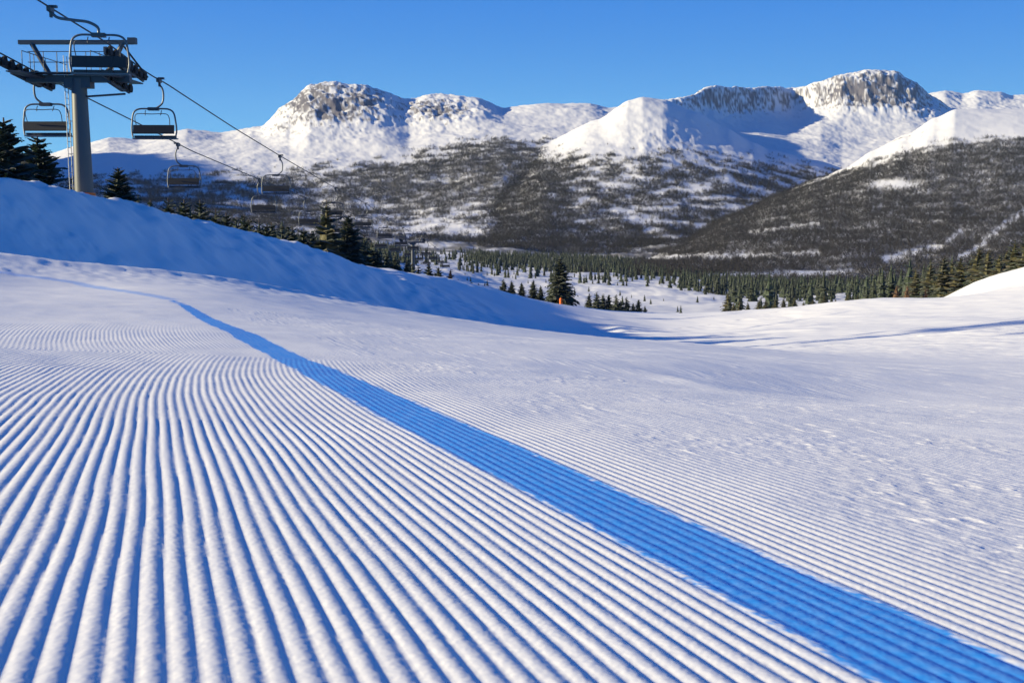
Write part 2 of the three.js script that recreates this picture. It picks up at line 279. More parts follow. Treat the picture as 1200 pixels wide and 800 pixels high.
const fellLeft = land(mKeys([2300, 3000, 3700, 4500, 5300], [[-420, 258, 240, 212, 196, 188], [60, 255, 235, 208, 190, 180], [100, 256, 236, 206, 184, 168], [130, 258, 238, 205, 180, 161], [165, 260, 239, 205, 180, 165], [222, 262, 240, 205, 175, 150], [262, 265, 242, 205, 175, 156], [308, 268, 245, 205, 172, 148], [340, 272, 248, 205, 168, 119], [365, 274, 250, 205, 160, 100], [390, 276, 250, 205, 157, 94], [430, 279, 250, 204, 155, 100], [450, 280, 250, 203, 155, 106], [480, 282, 250, 200, 160, 116], [505, 283, 248, 197, 155, 111], [560, 286, 245, 192, 150, 114], [590, 288, 243, 188, 150, 126], [640, 289, 244, 188, 150, 121], [690, 290, 245, 190, 150, 121], [712, 290, 245, 190, 150, 126], [800, 290, 245, 190, 150, 130]], 40));
const fellMid = land(mKeys([2200, 2700, 3200, 3700, 4200], [[560, 290, 268, 238, 214, 204], [600, 292, 260, 225, 197, 182], [640, 295, 255, 215, 185, 166], [700, 297, 255, 210, 168, 141], [735, 299, 255, 208, 160, 117], [752, 300, 255, 208, 158, 113], [775, 300, 255, 208, 158, 116], [810, 303, 258, 210, 165, 130], [850, 305, 260, 212, 175, 149], [880, 306, 261, 218, 182, 165], [900, 307, 262, 222, 190, 174], [950, 310, 268, 230, 200, 187], [1000, 312, 275, 240, 212, 201], [1060, 315, 288, 262, 245, 238]], 40));
const fellRight = land(mKeys([1250, 1650, 2200, 2800, 3500], [[660, 322, 316, 309, 304, 301], [740, 324, 316, 305, 297, 292], [800, 328, 312, 291, 272, 263], [860, 332, 308, 276, 251, 241], [920, 336, 304, 266, 234, 222], [960, 338, 302, 260, 222, 208], [990, 339, 300, 257, 213, 196], [1020, 340, 299, 252, 203, 177], [1060, 340, 297, 248, 193, 157], [1092, 338, 295, 244, 186, 138], [1115, 336, 292, 241, 182, 128], [1200, 330, 286, 235, 172, 126], [1460, 318, 276, 226, 160, 116]], 40));
const far = [4500, 5200, 5800, 6200, 6600];
const fellFar = land(mKeys(far, [[680, 200, 180, 160, 142, 128, [4300, 4700, 5100, 5400, 5600]], [770, 200, 178, 155, 136, 119, [4300, 4700, 5100, 5400, 5600]], [795, 200, 176, 152, 130, 113, [4300, 4800, 5200, 5500, 5700]], [830, 200, 175, 150, 128, 101, [4400, 4900, 5400, 5800, 6000]], [880, 200, 172, 150, 132, 102, [4400, 5000, 5700, 6200, 6500]], [925, 200, 172, 152, 130, 102, [4400, 5100, 5800, 6500, 6800]], [960, 200, 172, 152, 125, 95, [4400, 5100, 5700, 6300, 6600]], [985, 198, 172, 150, 120, 86], [1010, 196, 172, 150, 116, 81], [1042, 194, 170, 148, 116, 82], [1066, 190, 168, 146, 118, 94], [1088, 188, 166, 146, 126, 113], [1110, 186, 166, 148, 134, 128], [1250, 180, 166, 152, 145, 140]], 30));
const fellBack = land(mKeys([7000, 7800, 8600], [[1040, 150, 130, 118], [1082, 148, 126, 110], [1102, 147, 124, 106], [1122, 147, 125, 110], [1140, 146, 122, 106], [1165, 146, 124, 107], [1180, 146, 124, 112], [1220, 146, 126, 110], [1460, 146, 126, 108]], 30));

const reliefFell = (rock, amp) => (x, d, px, py) => { const r = rock(px, py); return amp * (10 * fbm(x / 420, d / 420, 4) + (4.5 + 26 * r) * (ridged(x / 300, d / 520, 4) - 0.72) + (2 + 9 * r) * fbm(x / 60, d / 80, 3)); };
const bump2 = (px, py, cx, cy, rx, ry) => Math.exp(-(((px - cx) / rx) ** 2) - (((py - cy) / ry) ** 2));
const rockL = (px, py) => clamp(1.3 * bump2(px, py, 395, 120, 62, 26) + bump2(px, py, 515, 128, 46, 17) + 0.3 * bump2(px, py, 320, 150, 40, 12));
const rockM = (px, py) => clamp(0.5 * bump2(px, py, 715, 122, 22, 6) + 0.35 * bump2(px, py, 770, 165, 50, 22));
const rockF = (px, py) => clamp(0.75 * bump2(px, py, 860, 115, 85, 20) + 1.3 * bump2(px, py, 1020, 102, 62, 24) + 0.5 * bump2(px, py, 1080, 125, 30, 14));
const rockR = (px, py) => clamp(0.5 * bump2(px, py, 1060, 160, 40, 10));
// how much wood there is at a place: 0 none, 1 closed
const patch = (x, d, s) => fbm(x / (150 * s), d / (150 * s), 6, 0.72);
const lineLeft = curve([[-400, 204], [150, 205], [230, 203], [300, 201], [430, 190], [520, 172], [590, 157], [620, 165], [660, 170], [700, 165]]);
const woodL = (x, d, px, py) => { const t = py - lineLeft(px), n = patch(x, d, 1.1); const clear = 0.55 * smooth(225, 262, py) * smooth(350, 470, px) * (1 - smooth(272, 284, py)); return clamp(smooth(-4, 16, t + 22 * n) * (0.62 + 0.14 * smooth(360, 440, px) + 1.1 * n - clear) - 0.12 * (1 - smooth(380, 480, px)) + 0.5 * smooth(272, 282, py)); };
const woodM = (x, d, px, py) => { const n = patch(x + 900, d, 0.9), t = py - (178 + 0.0012 * (px - 760) ** 2 * 0.4); return clamp(smooth(-14, 26, t + 26 * n) * (0.40 + 1.15 * n) + 0.35 * smooth(250, 290, py) + 0.35 * smooth(700, 620, px) * smooth(-10, 10, t)); };
const lineRight = curve([[700, 240], [860, 241], [990, 203], [1050, 184], [1110, 168], [1200, 163], [1400, 158]]);
const woodR = (x, d, px, py) => {
  const n = patch(x + 300, d + 700, 0.7), t = py - lineRight(px);
  let w = smooth(-8, 10, t + 12 * n) * (0.9 + 0.5 * n);
  w -= 0.9 * bump2(px, py, 1045, 216, 55, 8) * smooth(-0.4, 0.3, n + 0.2);
  for (const [x0, y0, x1, y1, wd] of [[1215, 238, 1130, 302, 5], [1130, 270, 1100, 292, 3], [1100, 288, 1042, 304, 5], [760, 303, 960, 296, 4], [830, 326, 1000, 318, 3], [880, 273, 960, 262, 3]]) {
    const t2 = clamp(((px - x0) * (x1 - x0) + (py - y0) * (y1 - y0)) / ((x1 - x0) ** 2 + (y1 - y0) ** 2)), q = Math.hypot(px - x0 - t2 * (x1 - x0), py - y0 - t2 * (y1 - y0));
    w -= 1.1 * Math.exp(-((q / wd) ** 2)) * (0.7 + 0.6 * n2(px / 9, py / 4));
  }
  return clamp(w - 0.25 * smooth(285, 305, py));
};
const woodV = (x, d, px, py) => {
  const n = patch(x - 500, d + 200, 0.55);
  let w = smooth(1100, 1500, d) * smooth(520, 640, px) * (0.75 + 0.9 * n) + smooth(430, 520, px) * 0.22 * smooth(650, 1000, d) * (1 + 2 * n) ;
  w += smooth(760, 860, px) * smooth(560, 800, d) * (0.5 + 1.1 * n);
  w += smooth(520, 420, px) * smooth(300, 500, d) * (0.35 + 1.2 * n);
  w += smooth(1000, 1060, px) * smooth(250, 400, d) * (0.6 + n);
  w += smooth(830, 870, px) * smooth(270, 330, d) * (0.3 + 0.9 * n);
  return clamp(w);
};
const fellColour = (rock, wood) => (x, d, px, py, steep, y) => {
  const r = rock(px, py), n = 0.6 * fbm(x / 45, d / 70, 4, 0.6) + 0.5 * n3(x / 70, y / 34, d / 90), m = fbm(x / 220, d / 220, 3);
  const n4 = n3(x / 26, y / 13, d / 40) + 0.8 * n3(x / 11, y / 7, d / 16), k = smooth(0.10, 0.34, Math.min(steep * 1.3, 0.28) + 0.46 * r - 0.30 + 0.34 * n + 0.12 * m + 0.17 * n4);
  const w = wood ? smooth(0.2, 0.6, wood(x, d, px, py)) * smooth(-0.5, 0.35, n + 0.15) : 0;
  return mix3(mix3(SNOW, mix3(ROCK, [0.14, 0.13, 0.15], clamp(0.5 + n)), k * clamp(r * 1.6 + 0.25)), SCRUB, 0.85 * w);
};
buildLand('mountain', 'long snowy fell with a craggy rounded summit and wooded foot', fellLeft, { step: 1.25, rows: 180, relief: reliefFell(rockL, 1), colour: fellColour(rockL, woodL), material: landMat, from: -140, to: 800 });
buildLand('mountain', 'smooth white dome with dark patchy woods on its lower flank', fellMid, { step: 1.1, rows: 170, relief: reliefFell(rockM, 0.7), colour: fellColour(rockM, woodM), material: landMat });
buildLand('mountain', 'broad hill covered in brown leafless woods below a snow shoulder', fellRight, { step: 1.4, rows: 160, relief: reliefFell(rockR, 0.45), colour: fellColour(rockR, woodR), material: landMat, to: 1330 });
buildLand('mountain', 'rocky domed peak with a cliff-lined snow bowl beside it', fellFar, { step: 1.1, rows: 120, relief: reliefFell(rockF, 1.1), colour: fellColour(rockF, null), material: landMat });
buildLand('mountain', 'low distant snowy range peeping out behind the rocky peak', fellBack, { step: 1.5, rows: 60, relief: reliefFell(() => 0.3, 1), colour: fellColour(() => 0.15, null), material: landMat });
const ridgeLeft = land(mKeys([1500, 2100, 2900, 3600, 4300], [[-1700, 250, 150, 90, 80, 90], [-900, 262, 160, 60, 20, 40], [-520, 262, 170, 32, -16, 12], [-340, 262, 185, 72, 33, 42], [-210, 262, 235, 165, 125, 140], [-150, 262, 245, 215, 195, 190]], 60));
buildLand('mountain', 'steep wooded ridge whose shadow lies over the foot of the craggy fell', ridgeLeft, { step: 6, rows: 90, relief: (x, d) => 90 * fbm(x / 700, d / 700, 4) + 30 * fbm(x / 160, d / 160, 3), colour: fellColour(() => 0.2, null), material: landMat });
buildLand('valley_floor', 'rolling snow-covered valley floor between the slope and the mountains', valley, { step: 2, rows: 200, relief: vRelief, colour: (x, d, px, py) => mix3(SNOW, SCRUB, 0.5 * woodV(x, d, px, py) * smooth(-0.2, 0.5, fbm(x / 14, d / 14, 3))), material: landMat, from: -160, to: 1360 });

// ---------------------------------------------------------------- trees
const tint = (g, f) => { const n = g.attributes.position.count, c = new Float32Array(n * 3); for (let i = 0; i < n; i++) c.set(f(i), i * 3); g.setAttribute('color', new THREE.BufferAttribute(c, 3)); return g; };
function spruceCrown(seed, whorls, per, twigs, wide, tones) { // unit height
  const r = rng(seed), P = [], C = [];
  const tri = (a, b, c, k) => { P.push(...a, ...b, ...c); for (let i = 0; i < 3; i++) C.push(...k); };
  for (let w = 0; w < whorls; w++) {
    const t = (w + 0.3 * r()) / whorls, y0 = 0.045 + 0.93 * t, L0 = wide * Math.pow(1 - t, 0.68) * (t < 0.12 ? 0.75 + 2 * t : 1) + 0.012, n = Math.max(3, Math.round(per * (0.5 + 0.5 * (1 - t)))), off = r() * 7;
    for (let b = 0; b < n; b++) {
      if (r() < 0.07) continue;
      const y = y0 + (r() - 0.5) * 1.1 / whorls;
      const az = off + (b + 0.5 * r()) / n * Math.PI * 2, L = L0 * (0.7 + 0.4 * r()), dx = Math.cos(az), dz = Math.sin(az), rise = 0.10 + 0.5 * t, drop = 0.55 - 0.5 * t + 0.2 * r(), k0 = tones[Math.floor(r() * tones.length)], s = 0.75 + 0.5 * r(), k = k0.map((q) => q * s);
      const pt = (q, side, sag) => [dx * L * q - dz * side, y + L * (rise * q - drop * q * q) - sag, dz * L * q + dx * side];
      const segs = 3; let pl, pr, pc;
      for (let i = 0; i <= segs; i++) {
        const q = i / segs, wd = L * 0.42 * Math.sin(Math.PI * clamp(0.15 + 0.85 * q, 0, 0.97)) * (0.8 + 0.4 * r()), c = pt(q, 0, 0), l = pt(q - 0.07, wd, wd * 0.5), e = pt(q - 0.07, -wd, wd * 0.5);
        if (i) { tri(pc, c, pl, k); tri(c, l, pl, k); tri(pc, pr, c, k); tri(c, pr, e, k); }
        [pl, pr, pc] = [l, e, c];
      }
      for (let i = 0; i < twigs; i++) {
        const q = 0.25 + 0.75 * r(), sd = (r() - 0.5) * L * 0.62 * (1.1 - q * 0.7), a = pt(q, 0, 0), m = pt(q + 0.14, sd, Math.abs(sd) * 0.5 + L * 0.05 * r()), e = pt(q + 0.04, sd * 0.55, L * 0.14);
        tri(a, m, e, k.map((v) => v * (0.8 + 0.5 * r())));
      }
    }
  }
  for (let i = 0; i < 7; i++) for (let k = 0; k < 7; k++) { // dense inner growth
    const ring = (t, a) => { const q = wide * 0.62 * Math.pow(1 - t, 0.9) * (0.75 + 0.5 * n2(a * 1.7 + seed, t * 9)); return [Math.cos(a) * q, 0.05 + 0.92 * t, Math.sin(a) * q]; };
    const a0 = k / 7 * Math.PI * 2, a1 = ((k + 1) % 7) / 7 * Math.PI * 2, A = ring(i / 7, a0), B = ring(i / 7, a1), D = ring((i + 1) / 7, a0), E = ring((i + 1) / 7, a1), kk = tones[0];
    tri(A, D, B, kk); tri(B, D, E, kk);
  }
  const g = new THREE.BufferGeometry(); g.setAttribute('position', new THREE.Float32BufferAttribute(P, 3)); g.setAttribute('color', new THREE.Float32BufferAttribute(C, 3)); g.computeVertexNormals(); return g;
}
const GREEN = [[0.026, 0.042, 0.024], [0.034, 0.050, 0.026], [0.022, 0.036, 0.026]], OLIVE = [[0.07, 0.065, 0.022], [0.05, 0.056, 0.024], [0.085, 0.07, 0.025]], RUSSET = [[0.10, 0.05, 0.025], [0.07, 0.045, 0.025]];
const leafMat = new THREE.MeshPhysicalMaterial({ vertexColors: true, roughness: 0.9, side: THREE.DoubleSide, transmission: 0.25, thickness: 0 });
const barkMat = std([0.07, 0.055, 0.045], { roughness: 0.95 });
const trunkGeo = new THREE.CylinderGeometry(0.003, 0.017, 1, 7, 6).translate(0, 0.48, 0);
{ const p = trunkGeo.attributes.position; for (let i = 0; i < p.count; i++) p.setXYZ(i, p.getX(i) + 0.004 * n2(p.getY(i) * 4, 1), p.getY(i), p.getZ(i) + 0.004 * n2(p.getY(i) * 4, 5)); trunkGeo.computeVertexNormals(); }
const crowns = { full: [21, 22, 23].map((s) => spruceCrown(s, 40, 13, 9, 0.27, GREEN)), small: [31, 32, 33, 34].map((s) => spruceCrown(s, 22, 11, 5, 0.27, GREEN)), olive: [41, 42].map((s) => spruceCrown(s, 18, 9, 6, 0.28, [...OLIVE, ...GREEN])), russet: [51].map((s) => spruceCrown(s, 11, 7, 5, 0.28, RUSSET)), tiny: [61, 62, 63].map((s) => spruceCrown(s, 9, 7, 2, 0.27, GREEN)) };
let treeCount = 0;
const landHeight = (px, d) => { const x = xOf(px, d); return tanEl(valley.row(px, d)) * d + vRelief(x, d); };
function groundAt(px, d) { const x = xOf(px, d), a = d < 175 ? ground(x, d) : -1e9, b = d > 136 ? landHeight(px, d) : -1e9; return Math.max(a, b); }
function tree(px, topRow, d, kind, label, group, wide = 1, name = 'spruce_tree') {
  const x = xOf(px, d), y = groundAt(px, d) - 0.1, h = Math.max(0.8, tanEl(topRow) * d - y), set = crowns[kind], t = new THREE.Group(), r = rng(1000 + treeCount++);
  part(t, 'trunk', trunkGeo, barkMat); part(t, 'crown', set[Math.floor(r() * set.length)], leafMat);
  t.position.set(x, y, -d); t.rotation.set((r() - 0.5) * 0.05, r() * 6.28, (r() - 0.5) * 0.05); t.scale.set(h * wide, h, h * wide);
  return top(t, name, { label, category: 'tree', ...(group ? { group } : {}) });
}
tree(8, 133, 64, 'full', 'tallest dark spruce on the rim of the shaded snow bank', null, 1.35);
tree(-28, 150, 66, 'full', 'dark spruce beside the tallest one on the bank rim', null, 1.2);
tree(48, 155, 70, 'full', 'broad dark spruce between the tallest spruce and the lift tower', null, 1.35);
tree(92, 204, 82, 'small', 'small spruce half hidden behind the lift tower base', null, 1.2);
tree(138, 193, 72, 'full', 'conical spruce standing just beyond the lift tower base', null, 1.3);
const rimDist = curve(rim.map(([px, , d]) => [px, d]));
const rowA = 'small dark spruce in the row behind the shaded bank rim';
for (const [px, ty, d] of [[176, 231, 150], [199, 228, 150], [214, 230, 165], [232, 231, 150], [243, 243, 190], [252, 241, 170], [266, 246, 185], [275, 251, 170], [284, 248, 200], [293, 255, 180], [302, 254, 190], [312, 259, 180], [320, 257, 210], [330, 262, 190], [338, 261, 200], [346, 263, 215], [356, 264, 205], [362, 268, 190], [426, 272, 170], [434, 280, 190], [441, 291, 165], [452, 294, 170], [463, 297, 170], [475, 304, 165], [482, 307, 190], [488, 309, 170], [500, 307, 175], [513, 311, 175], [536, 326, 170], [552, 329, 172]]) tree(px, ty, lerp(rimDist(px) + 6, d, 0.25), 'small', rowA, 'spruces along the bank rim', 1.1);
tree(384, 232, 112, 'olive', 'tall olive tinged spruce rising above the row on the bank rim', null, 1.15);
tree(407, 249, 114, 'full', 'dark spruce leaning against the tall olive tinged spruce', null, 1.15);
for (const [px, ty, d] of [[527, 314, 120], [561, 331, 124], [568, 333, 125]]) tree(px, ty, d, 'russet', 'small russet shrub-like tree at the bank rim', 'russet trees on the rim', 1.4, 'young_tree');
for (const [px, ty, d] of [[590, 326, 130], [600, 328, 127], [612, 330, 130], [625, 327, 132], [634, 334, 131]]) tree(px, ty, d, 'small', 'small spruce in the short row beside the big lone spruce', 'short row of spruces', 1.2);
tree(658, 301, 138, 'full', 'big lone spruce with an orange marker at its foot', null, 1.25);
for (const [px, ty, d] of [[691, 343, 215], [700, 341, 205], [708, 343, 210], [715, 344, 205], [724, 344, 200], [729, 351, 215], [736, 347, 200], [744, 354, 210], [750, 350, 200], [758, 358, 205]]) tree(px, ty, d, 'small', 'small spruce in the dense clump below the rim', 'clump of spruces below the rim', 1.25);
for (const [px, ty, d] of [[856, 343, 260], [863, 350, 300], [870, 347, 270], [880, 349, 280], [893, 350, 290], [901, 347, 270], [912, 351, 300], [922, 350, 310], [935, 345, 280], [946, 348, 300], [957, 346, 280], [970, 347, 300], [984, 345, 300], [998, 345, 290], [1010, 343, 290], [1020, 343, 280]]) tree(px, ty + 7 * Math.sin(px * 12.9) ** 2 - 2, d + 30 * Math.sin(px * 3.1), 'olive', 'small olive spruce peeking over the smooth snow dune', 'spruces behind the snow dune', 1.3);
for (const [px, ty, d] of [[1078, 314, 190], [1095, 306, 180], [1110, 298, 170], [1121, 305, 185], [1131, 299, 165], [1141, 304, 170], [1150, 287, 160], [1161, 292, 150], [1175, 297, 145], [1184, 292, 150], [1193, 279, 140], [1207, 273, 138]]) tree(px, ty, d, 'olive', 'sunlit olive spruce in the stand behind the far snow rise', 'stand behind the snow rise', 1.35);
for (const [px, ty, d] of [[1055, 333, 150], [1068, 333, 140], [1090, 338, 140]]) tree(px, ty, d, 'russet', 'bare russet bush at the notch in the snow rise', 'russet bushes in the notch', 1.5, 'bush');
for (let i = 0; i < 46; i++) { const r = rng(400 + i), px = lerp(530, 850, r()), d = lerp(360, 1000, r()), row = valley.row(px, d); tree(px, row - (5 + 12 * r() * r()) * 500 / d, d, 'tiny', 'tiny lone spruce dotting the open valley snowfield', 'spruces dotting the valley snowfield', 1.1); }

// woods too far to count
function woods(name, label, L, relief, density, count, seed, geo, mat, size, p0, p1, d0, d1) {
  const r = rng(seed), M = new THREE.Matrix4(), q = new THREE.Quaternion(), e = new THREE.Euler(), list = [];
  for (let tries = 0; list.length < count && tries < count * 14; tries++) {
    const px = lerp(p0, p1, r()), d = Math.sqrt(lerp(d0 * d0, d1 * d1, r())), [ds] = L.prof(px); if (d < ds[0] || d > ds[ds.length - 1]) continue;
    const py = L.row(px, d), x = xOf(px, d); if (r() > smooth(0.17, 0.52, density(x, d, px, py))) continue;
    list.push([x, tanEl(py) * d + relief(x, d, px, py) - 0.2, -d, size * (0.45 + 1.0 * r()), r(), r()]);
  }
  const m = new THREE.InstancedMesh(geo, mat, list.length), c = new THREE.Color();
  list.forEach(([x, y, z, s, a, b], i) => { e.set(0, a * 6.28, 0); q.setFromEuler(e); M.compose(new THREE.Vector3(x, y, z), q, new THREE.Vector3(s * (0.8 + 0.4 * b), s, s * (0.8 + 0.4 * b))); m.setMatrixAt(i, M); const t = 0.6 + 0.8 * b; c.setRGB(t, t * (0.96 + 0.08 * a), t); m.setColorAt(i, c); });
  console.log(name, list.length);
  return top(m, name, { kind: 'stuff', label, category: 'woods' });
}
const dot = spruceCrown(71, 6, 6, 0, 0.27, GREEN);
function puff(seed, n, k) { const r = rng(seed), P = []; for (let i = 0; i < n; i++) { const a = r() * 6.28, rr = 0.36 * Math.sqrt(r()), y = 0.12 + 0.85 * r(), c = [Math.cos(a) * rr * Math.sin(Math.PI * (0.15 + 0.8 * y)), y, Math.sin(a) * rr * Math.sin(Math.PI * (0.15 + 0.8 * y))]; for (let j = 0; j < 3; j++) P.push(c[0] + (r() - 0.5) * 0.28, c[1] + (r() - 0.5) * 0.34, c[2] + (r() - 0.5) * 0.28); } const g = new THREE.BufferGeometry(); g.setAttribute('position', new THREE.Float32BufferAttribute(P, 3)); g.computeVertexNormals(); return tint(g, () => k); }
const birch = puff(81, 22, [0.030, 0.027, 0.028]);
const woodMat = new THREE.MeshStandardMaterial({ vertexColors: true, roughness: 0.95, side: THREE.DoubleSide });
woods('birch_wood', 'brown leafless wood covering the broad hill', fellRight, reliefFell(rockR, 0.45), woodR, 95000, 301, birch, woodMat, 7, 660, 1330, 1250, 3500);
woods('spruce_wood', 'dark patchy wood on the foot of the craggy fell', fellLeft, reliefFell(rockL, 1), woodL, 70000, 302, birch, woodMat, 8, -120, 780, 2300, 4700);
woods('dome_wood', 'dark patchy wood on the flank of the white dome', fellMid, reliefFell(rockM, 0.7), woodM, 62000, 303, birch, woodMat, 7.5, 560, 1060, 2200, 4000);
woods('valley_wood', 'dark spruce wood crossing the valley floor', valley, vRelief, woodV, 24000, 304, dot, leafMat, 10, -60, 1300, 300, 2900);

// ---------------------------------------------------------------- chairlift
const steel = std([0.075, 0.082, 0.095], { roughness: 0.5, metalness: 0.7 }), poleMat = std([0.075, 0.085, 0.095], { roughness: 0.5, metalness: 0.3 }), galv = std([0.34, 0.36, 0.38], { roughness: 0.55, metalness: 0.55 }), dark = std([0.02, 0.022, 0.026], { roughness: 0.7 }), rubber = std([0.015, 0.015, 0.017], { roughness: 0.9 }), ropeMat = std([0.06, 0.06, 0.065], { roughness: 0.6, metalness: 0.4 }), orange = std([0.75, 0.16, 0.02], { roughness: 0.7 }), seatMat = std([0.035, 0.038, 0.042], { roughness: 0.65 });
const frameMat = std([0.13, 0.14, 0.155], { roughness: 0.5, metalness: 0.6 });
const XR = -18.8, XL = -23.7;
const hR = curve([[30, 9.2], [43.6, 8.16], [52.3, 7.45], [57.7, 6.75], [60, 6.62], [75, 5.2], [90, 3.95], [115, 2.0], [142, 0.2], [190, -3.9], [236, -7.2], [300, -13], [420, -25]]);
const hL = curve([[30, 8.7], [50.8, 7.12], [52.6, 6.9], [58.4, 6.3], [72.6, 4.95], [82.4, 3.95], [101.6, 2.55], [142, -0.2], [190, -4.1], [236, -7.2], [300, -13], [420, -25]]);
const tube = (pts, r, n = 24, k = 8, closed = false) => new THREE.TubeGeometry(new THREE.CatmullRomCurve3(pts.map((p) => new THREE.Vector3(...p)), closed, 'centripetal'), n, r, k, closed);
const box = (w, h, d, x = 0, y = 0, z = 0) => new THREE.BoxGeometry(w, h, d).translate(x, y, z);
for (const [X, hh, lab] of [[XR, hR, 'dark steel haul rope running over the sheaves beside the near chair'], [XL, hL, 'dark steel haul rope on the tower side facing the spruces']]) {
  const pts = []; for (let d = 31; d <= 400; d += 3) pts.push([X, hh(d), -d]);
  top(new THREE.Mesh(tube(pts, 0.036, 400, 6), ropeMat), 'haul_rope', { label: lab, category: 'rope' });
}
function makeChair(side, reach) { // grip at the origin, hanging down; side: which way the hanger bows
  const c = new THREE.Group(), cx = reach ?? 0, T = -1.5, B = -3.0, w = 1.18;
  const grip = part(c, 'grip', mergeGeometries([box(0.16, 0.22, 0.55, 0, 0, 0), box(0.3, 0.1, 0.2, side * 0.12, 0.1, 0), box(0.1, 0.3, 0.16, side * 0.02, -0.18, 0)]), steel);
  part(c, 'hanger', reach ? tube([[0, -0.1, 0], [0.25, -0.32, 0], [0.9, -0.42, 0], [1.5, -0.5, 0], [cx, -0.72, 0], [cx, -0.95, 0]], 0.06) : tube([[0, -0.2, 0], [side * 0.16, -0.45, 0], [side * 0.2, -0.85, 0], [side * 0.12, -1.2, 0], [-side * 0.14, -1.42, 0], [-side * 0.3, -1.5, 0]], 0.05), frameMat);
  const ox = reach ? cx : -side * 0.35, t = reach ? -1.0 : T, b = reach ? -2.5 : B;
  part(c, 'joint_block', box(0.55, 0.16, 0.3, ox, t, 0), steel);
  part(c, 'bail', tube([[ox - w + 0.06, b, 0.05], [ox - w, b + 0.35, 0], [ox - w + 0.03, b + 0.8, 0], [ox - w + 0.14, t - 0.18, 0], [ox - w + 0.36, t - 0.02, 0], [ox, t, 0], [ox + w - 0.36, t - 0.02, 0], [ox + w - 0.14, t - 0.18, 0], [ox + w - 0.03, b + 0.8, 0], [ox + w, b + 0.35, 0], [ox + w - 0.06, b, 0.05]], 0.045, 60), frameMat);
  const seat = part(c, 'seat', mergeGeometries([-3, -1, 1, 3].map((k) => new THREE.BoxGeometry(0.5, 0.11, 0.48).translate(ox + k * 0.27, b + 0.05, -0.2))), seatMat);
  part(seat, 'seat_frame', mergeGeometries([box(2.3, 0.06, 0.06, ox, b - 0.05, 0.04), box(2.3, 0.06, 0.06, ox, b - 0.05, -0.42), box(0.06, 0.06, 0.5, ox - 1.12, b - 0.05, -0.2), box(0.06, 0.06, 0.5, ox + 1.12, b - 0.05, -0.2)]), frameMat);
  for (const k of [-3, -1, 1, 3]) part(c, 'backrest', new THREE.BoxGeometry(0.535, 0.46, 0.08).rotateX(-0.16).translate(ox + k * 0.27, b + 0.42, 0.12), dark);
  part(c, 'restraint_bar', tube([[ox - 0.88, b + 0.62, 0.2], [ox - 0.9, b + 1.0, 0.35], [ox - 0.82, b + 1.18, 0.42], [ox, b + 1.2, 0.44], [ox + 0.82, b + 1.18, 0.42], [ox + 0.9, b + 1.0, 0.35], [ox + 0.88, b + 0.62, 0.2]], 0.022, 40, 6), steel);
  for (const s of [-1, 1]) part(c, 'footrest_arm', tube([[ox + s * 0.42, t - 0.08, 0], [ox + s * 0.42, t - 0.2, 0.1], [ox + s * 0.4, t - 0.34, 0.16]], 0.022, 10, 6), steel);
  return c;
}
const chairR = makeChair(1), chairL = makeChair(-1);
const putChair = (proto, X, hh, d, label, group, turn = 0) => { const c = proto.clone(); c.position.set(X, hh(d) - 0.06, -d); c.rotation.y = turn; return top(c, 'chairlift_chair', { label, category: 'lift chair', ...(group ? { group } : {}) }); };
putChair(makeChair(1, 1.85), XR, hR, 46, 'empty chair with a long bowed hanger passing before the tower head', null, 0.12);
putChair(chairR, XR, hR, 59.7, 'empty chair hanging against the sky just past the sheaves', null, 0.05);
putChair(chairL, XL, hL, 56, 'empty chair hanging beside the tower pole below the sheaves', null, -0.03);
putChair(chairL, XL, hL, 79, 'empty chair hanging before the snowy fell just beyond the tower', null);
putChair(chairR, XR, hR, 90, 'empty chair with pale bail crossing the lower end of the rope', null);
putChair(chairL, XL, hL, 104, 'empty chair hanging lower than its neighbour above the spruce row', null);
for (const d of [127, 150, 173, 196, 219, 250, 275, 300]) putChair(chairL, XL, hL, d, 'small empty chair far down the lift line over the valley', 'chairs far down the lift line');
for (const d of [118, 142, 166, 190, 213, 245, 268, 292, 318]) putChair(chairR, XR, hR, d, 'small empty chair far down the lift line over the valley', 'chairs far down the lift line');

function sheaveTrain(parent, X, hh, d0, d1, n, drop, flip) { // wheels under the rope on a rocker beam
  const g = new THREE.Group(); g.name = 'sheave_train'; parent.add(g);
  const p0 = new THREE.Vector3(X, hh(d0), -d0), p1 = new THREE.Vector3(X, hh(d1), -d1), len = p0.distanceTo(p1), tilt = Math.atan2(p1.y - p0.y, d1 - d0);
  const beam = mergeGeometries([box(0.09, 0.30, len * 0.97), ...[...Array(Math.floor(n / 2))].map((_, i) => box(0.16, 0.22, len / n * 1.6, 0, 0.12, (2 * i + 1 - n / 2) * len / n)), box(0.2, 0.12, len * 0.5, 0, -0.2, 0)]);
  beam.rotateX(tilt).translate((p0.x + p1.x) / 2 - flip * 0.18, (p0.y + p1.y) / 2 - drop, (p0.z + p1.z) / 2);
  part(g, 'rocker_beam', beam, steel);
  for (let i = 0; i < n; i++) {
    const q = p0.clone().lerp(p1, (i + 0.5) / n), s = part(g, 'sheave', new THREE.CylinderGeometry(0.22, 0.22, 0.11, 18).rotateZ(Math.PI / 2).translate(q.x, q.y - 0.25, q.z), rubber);
  }
  return g;
}
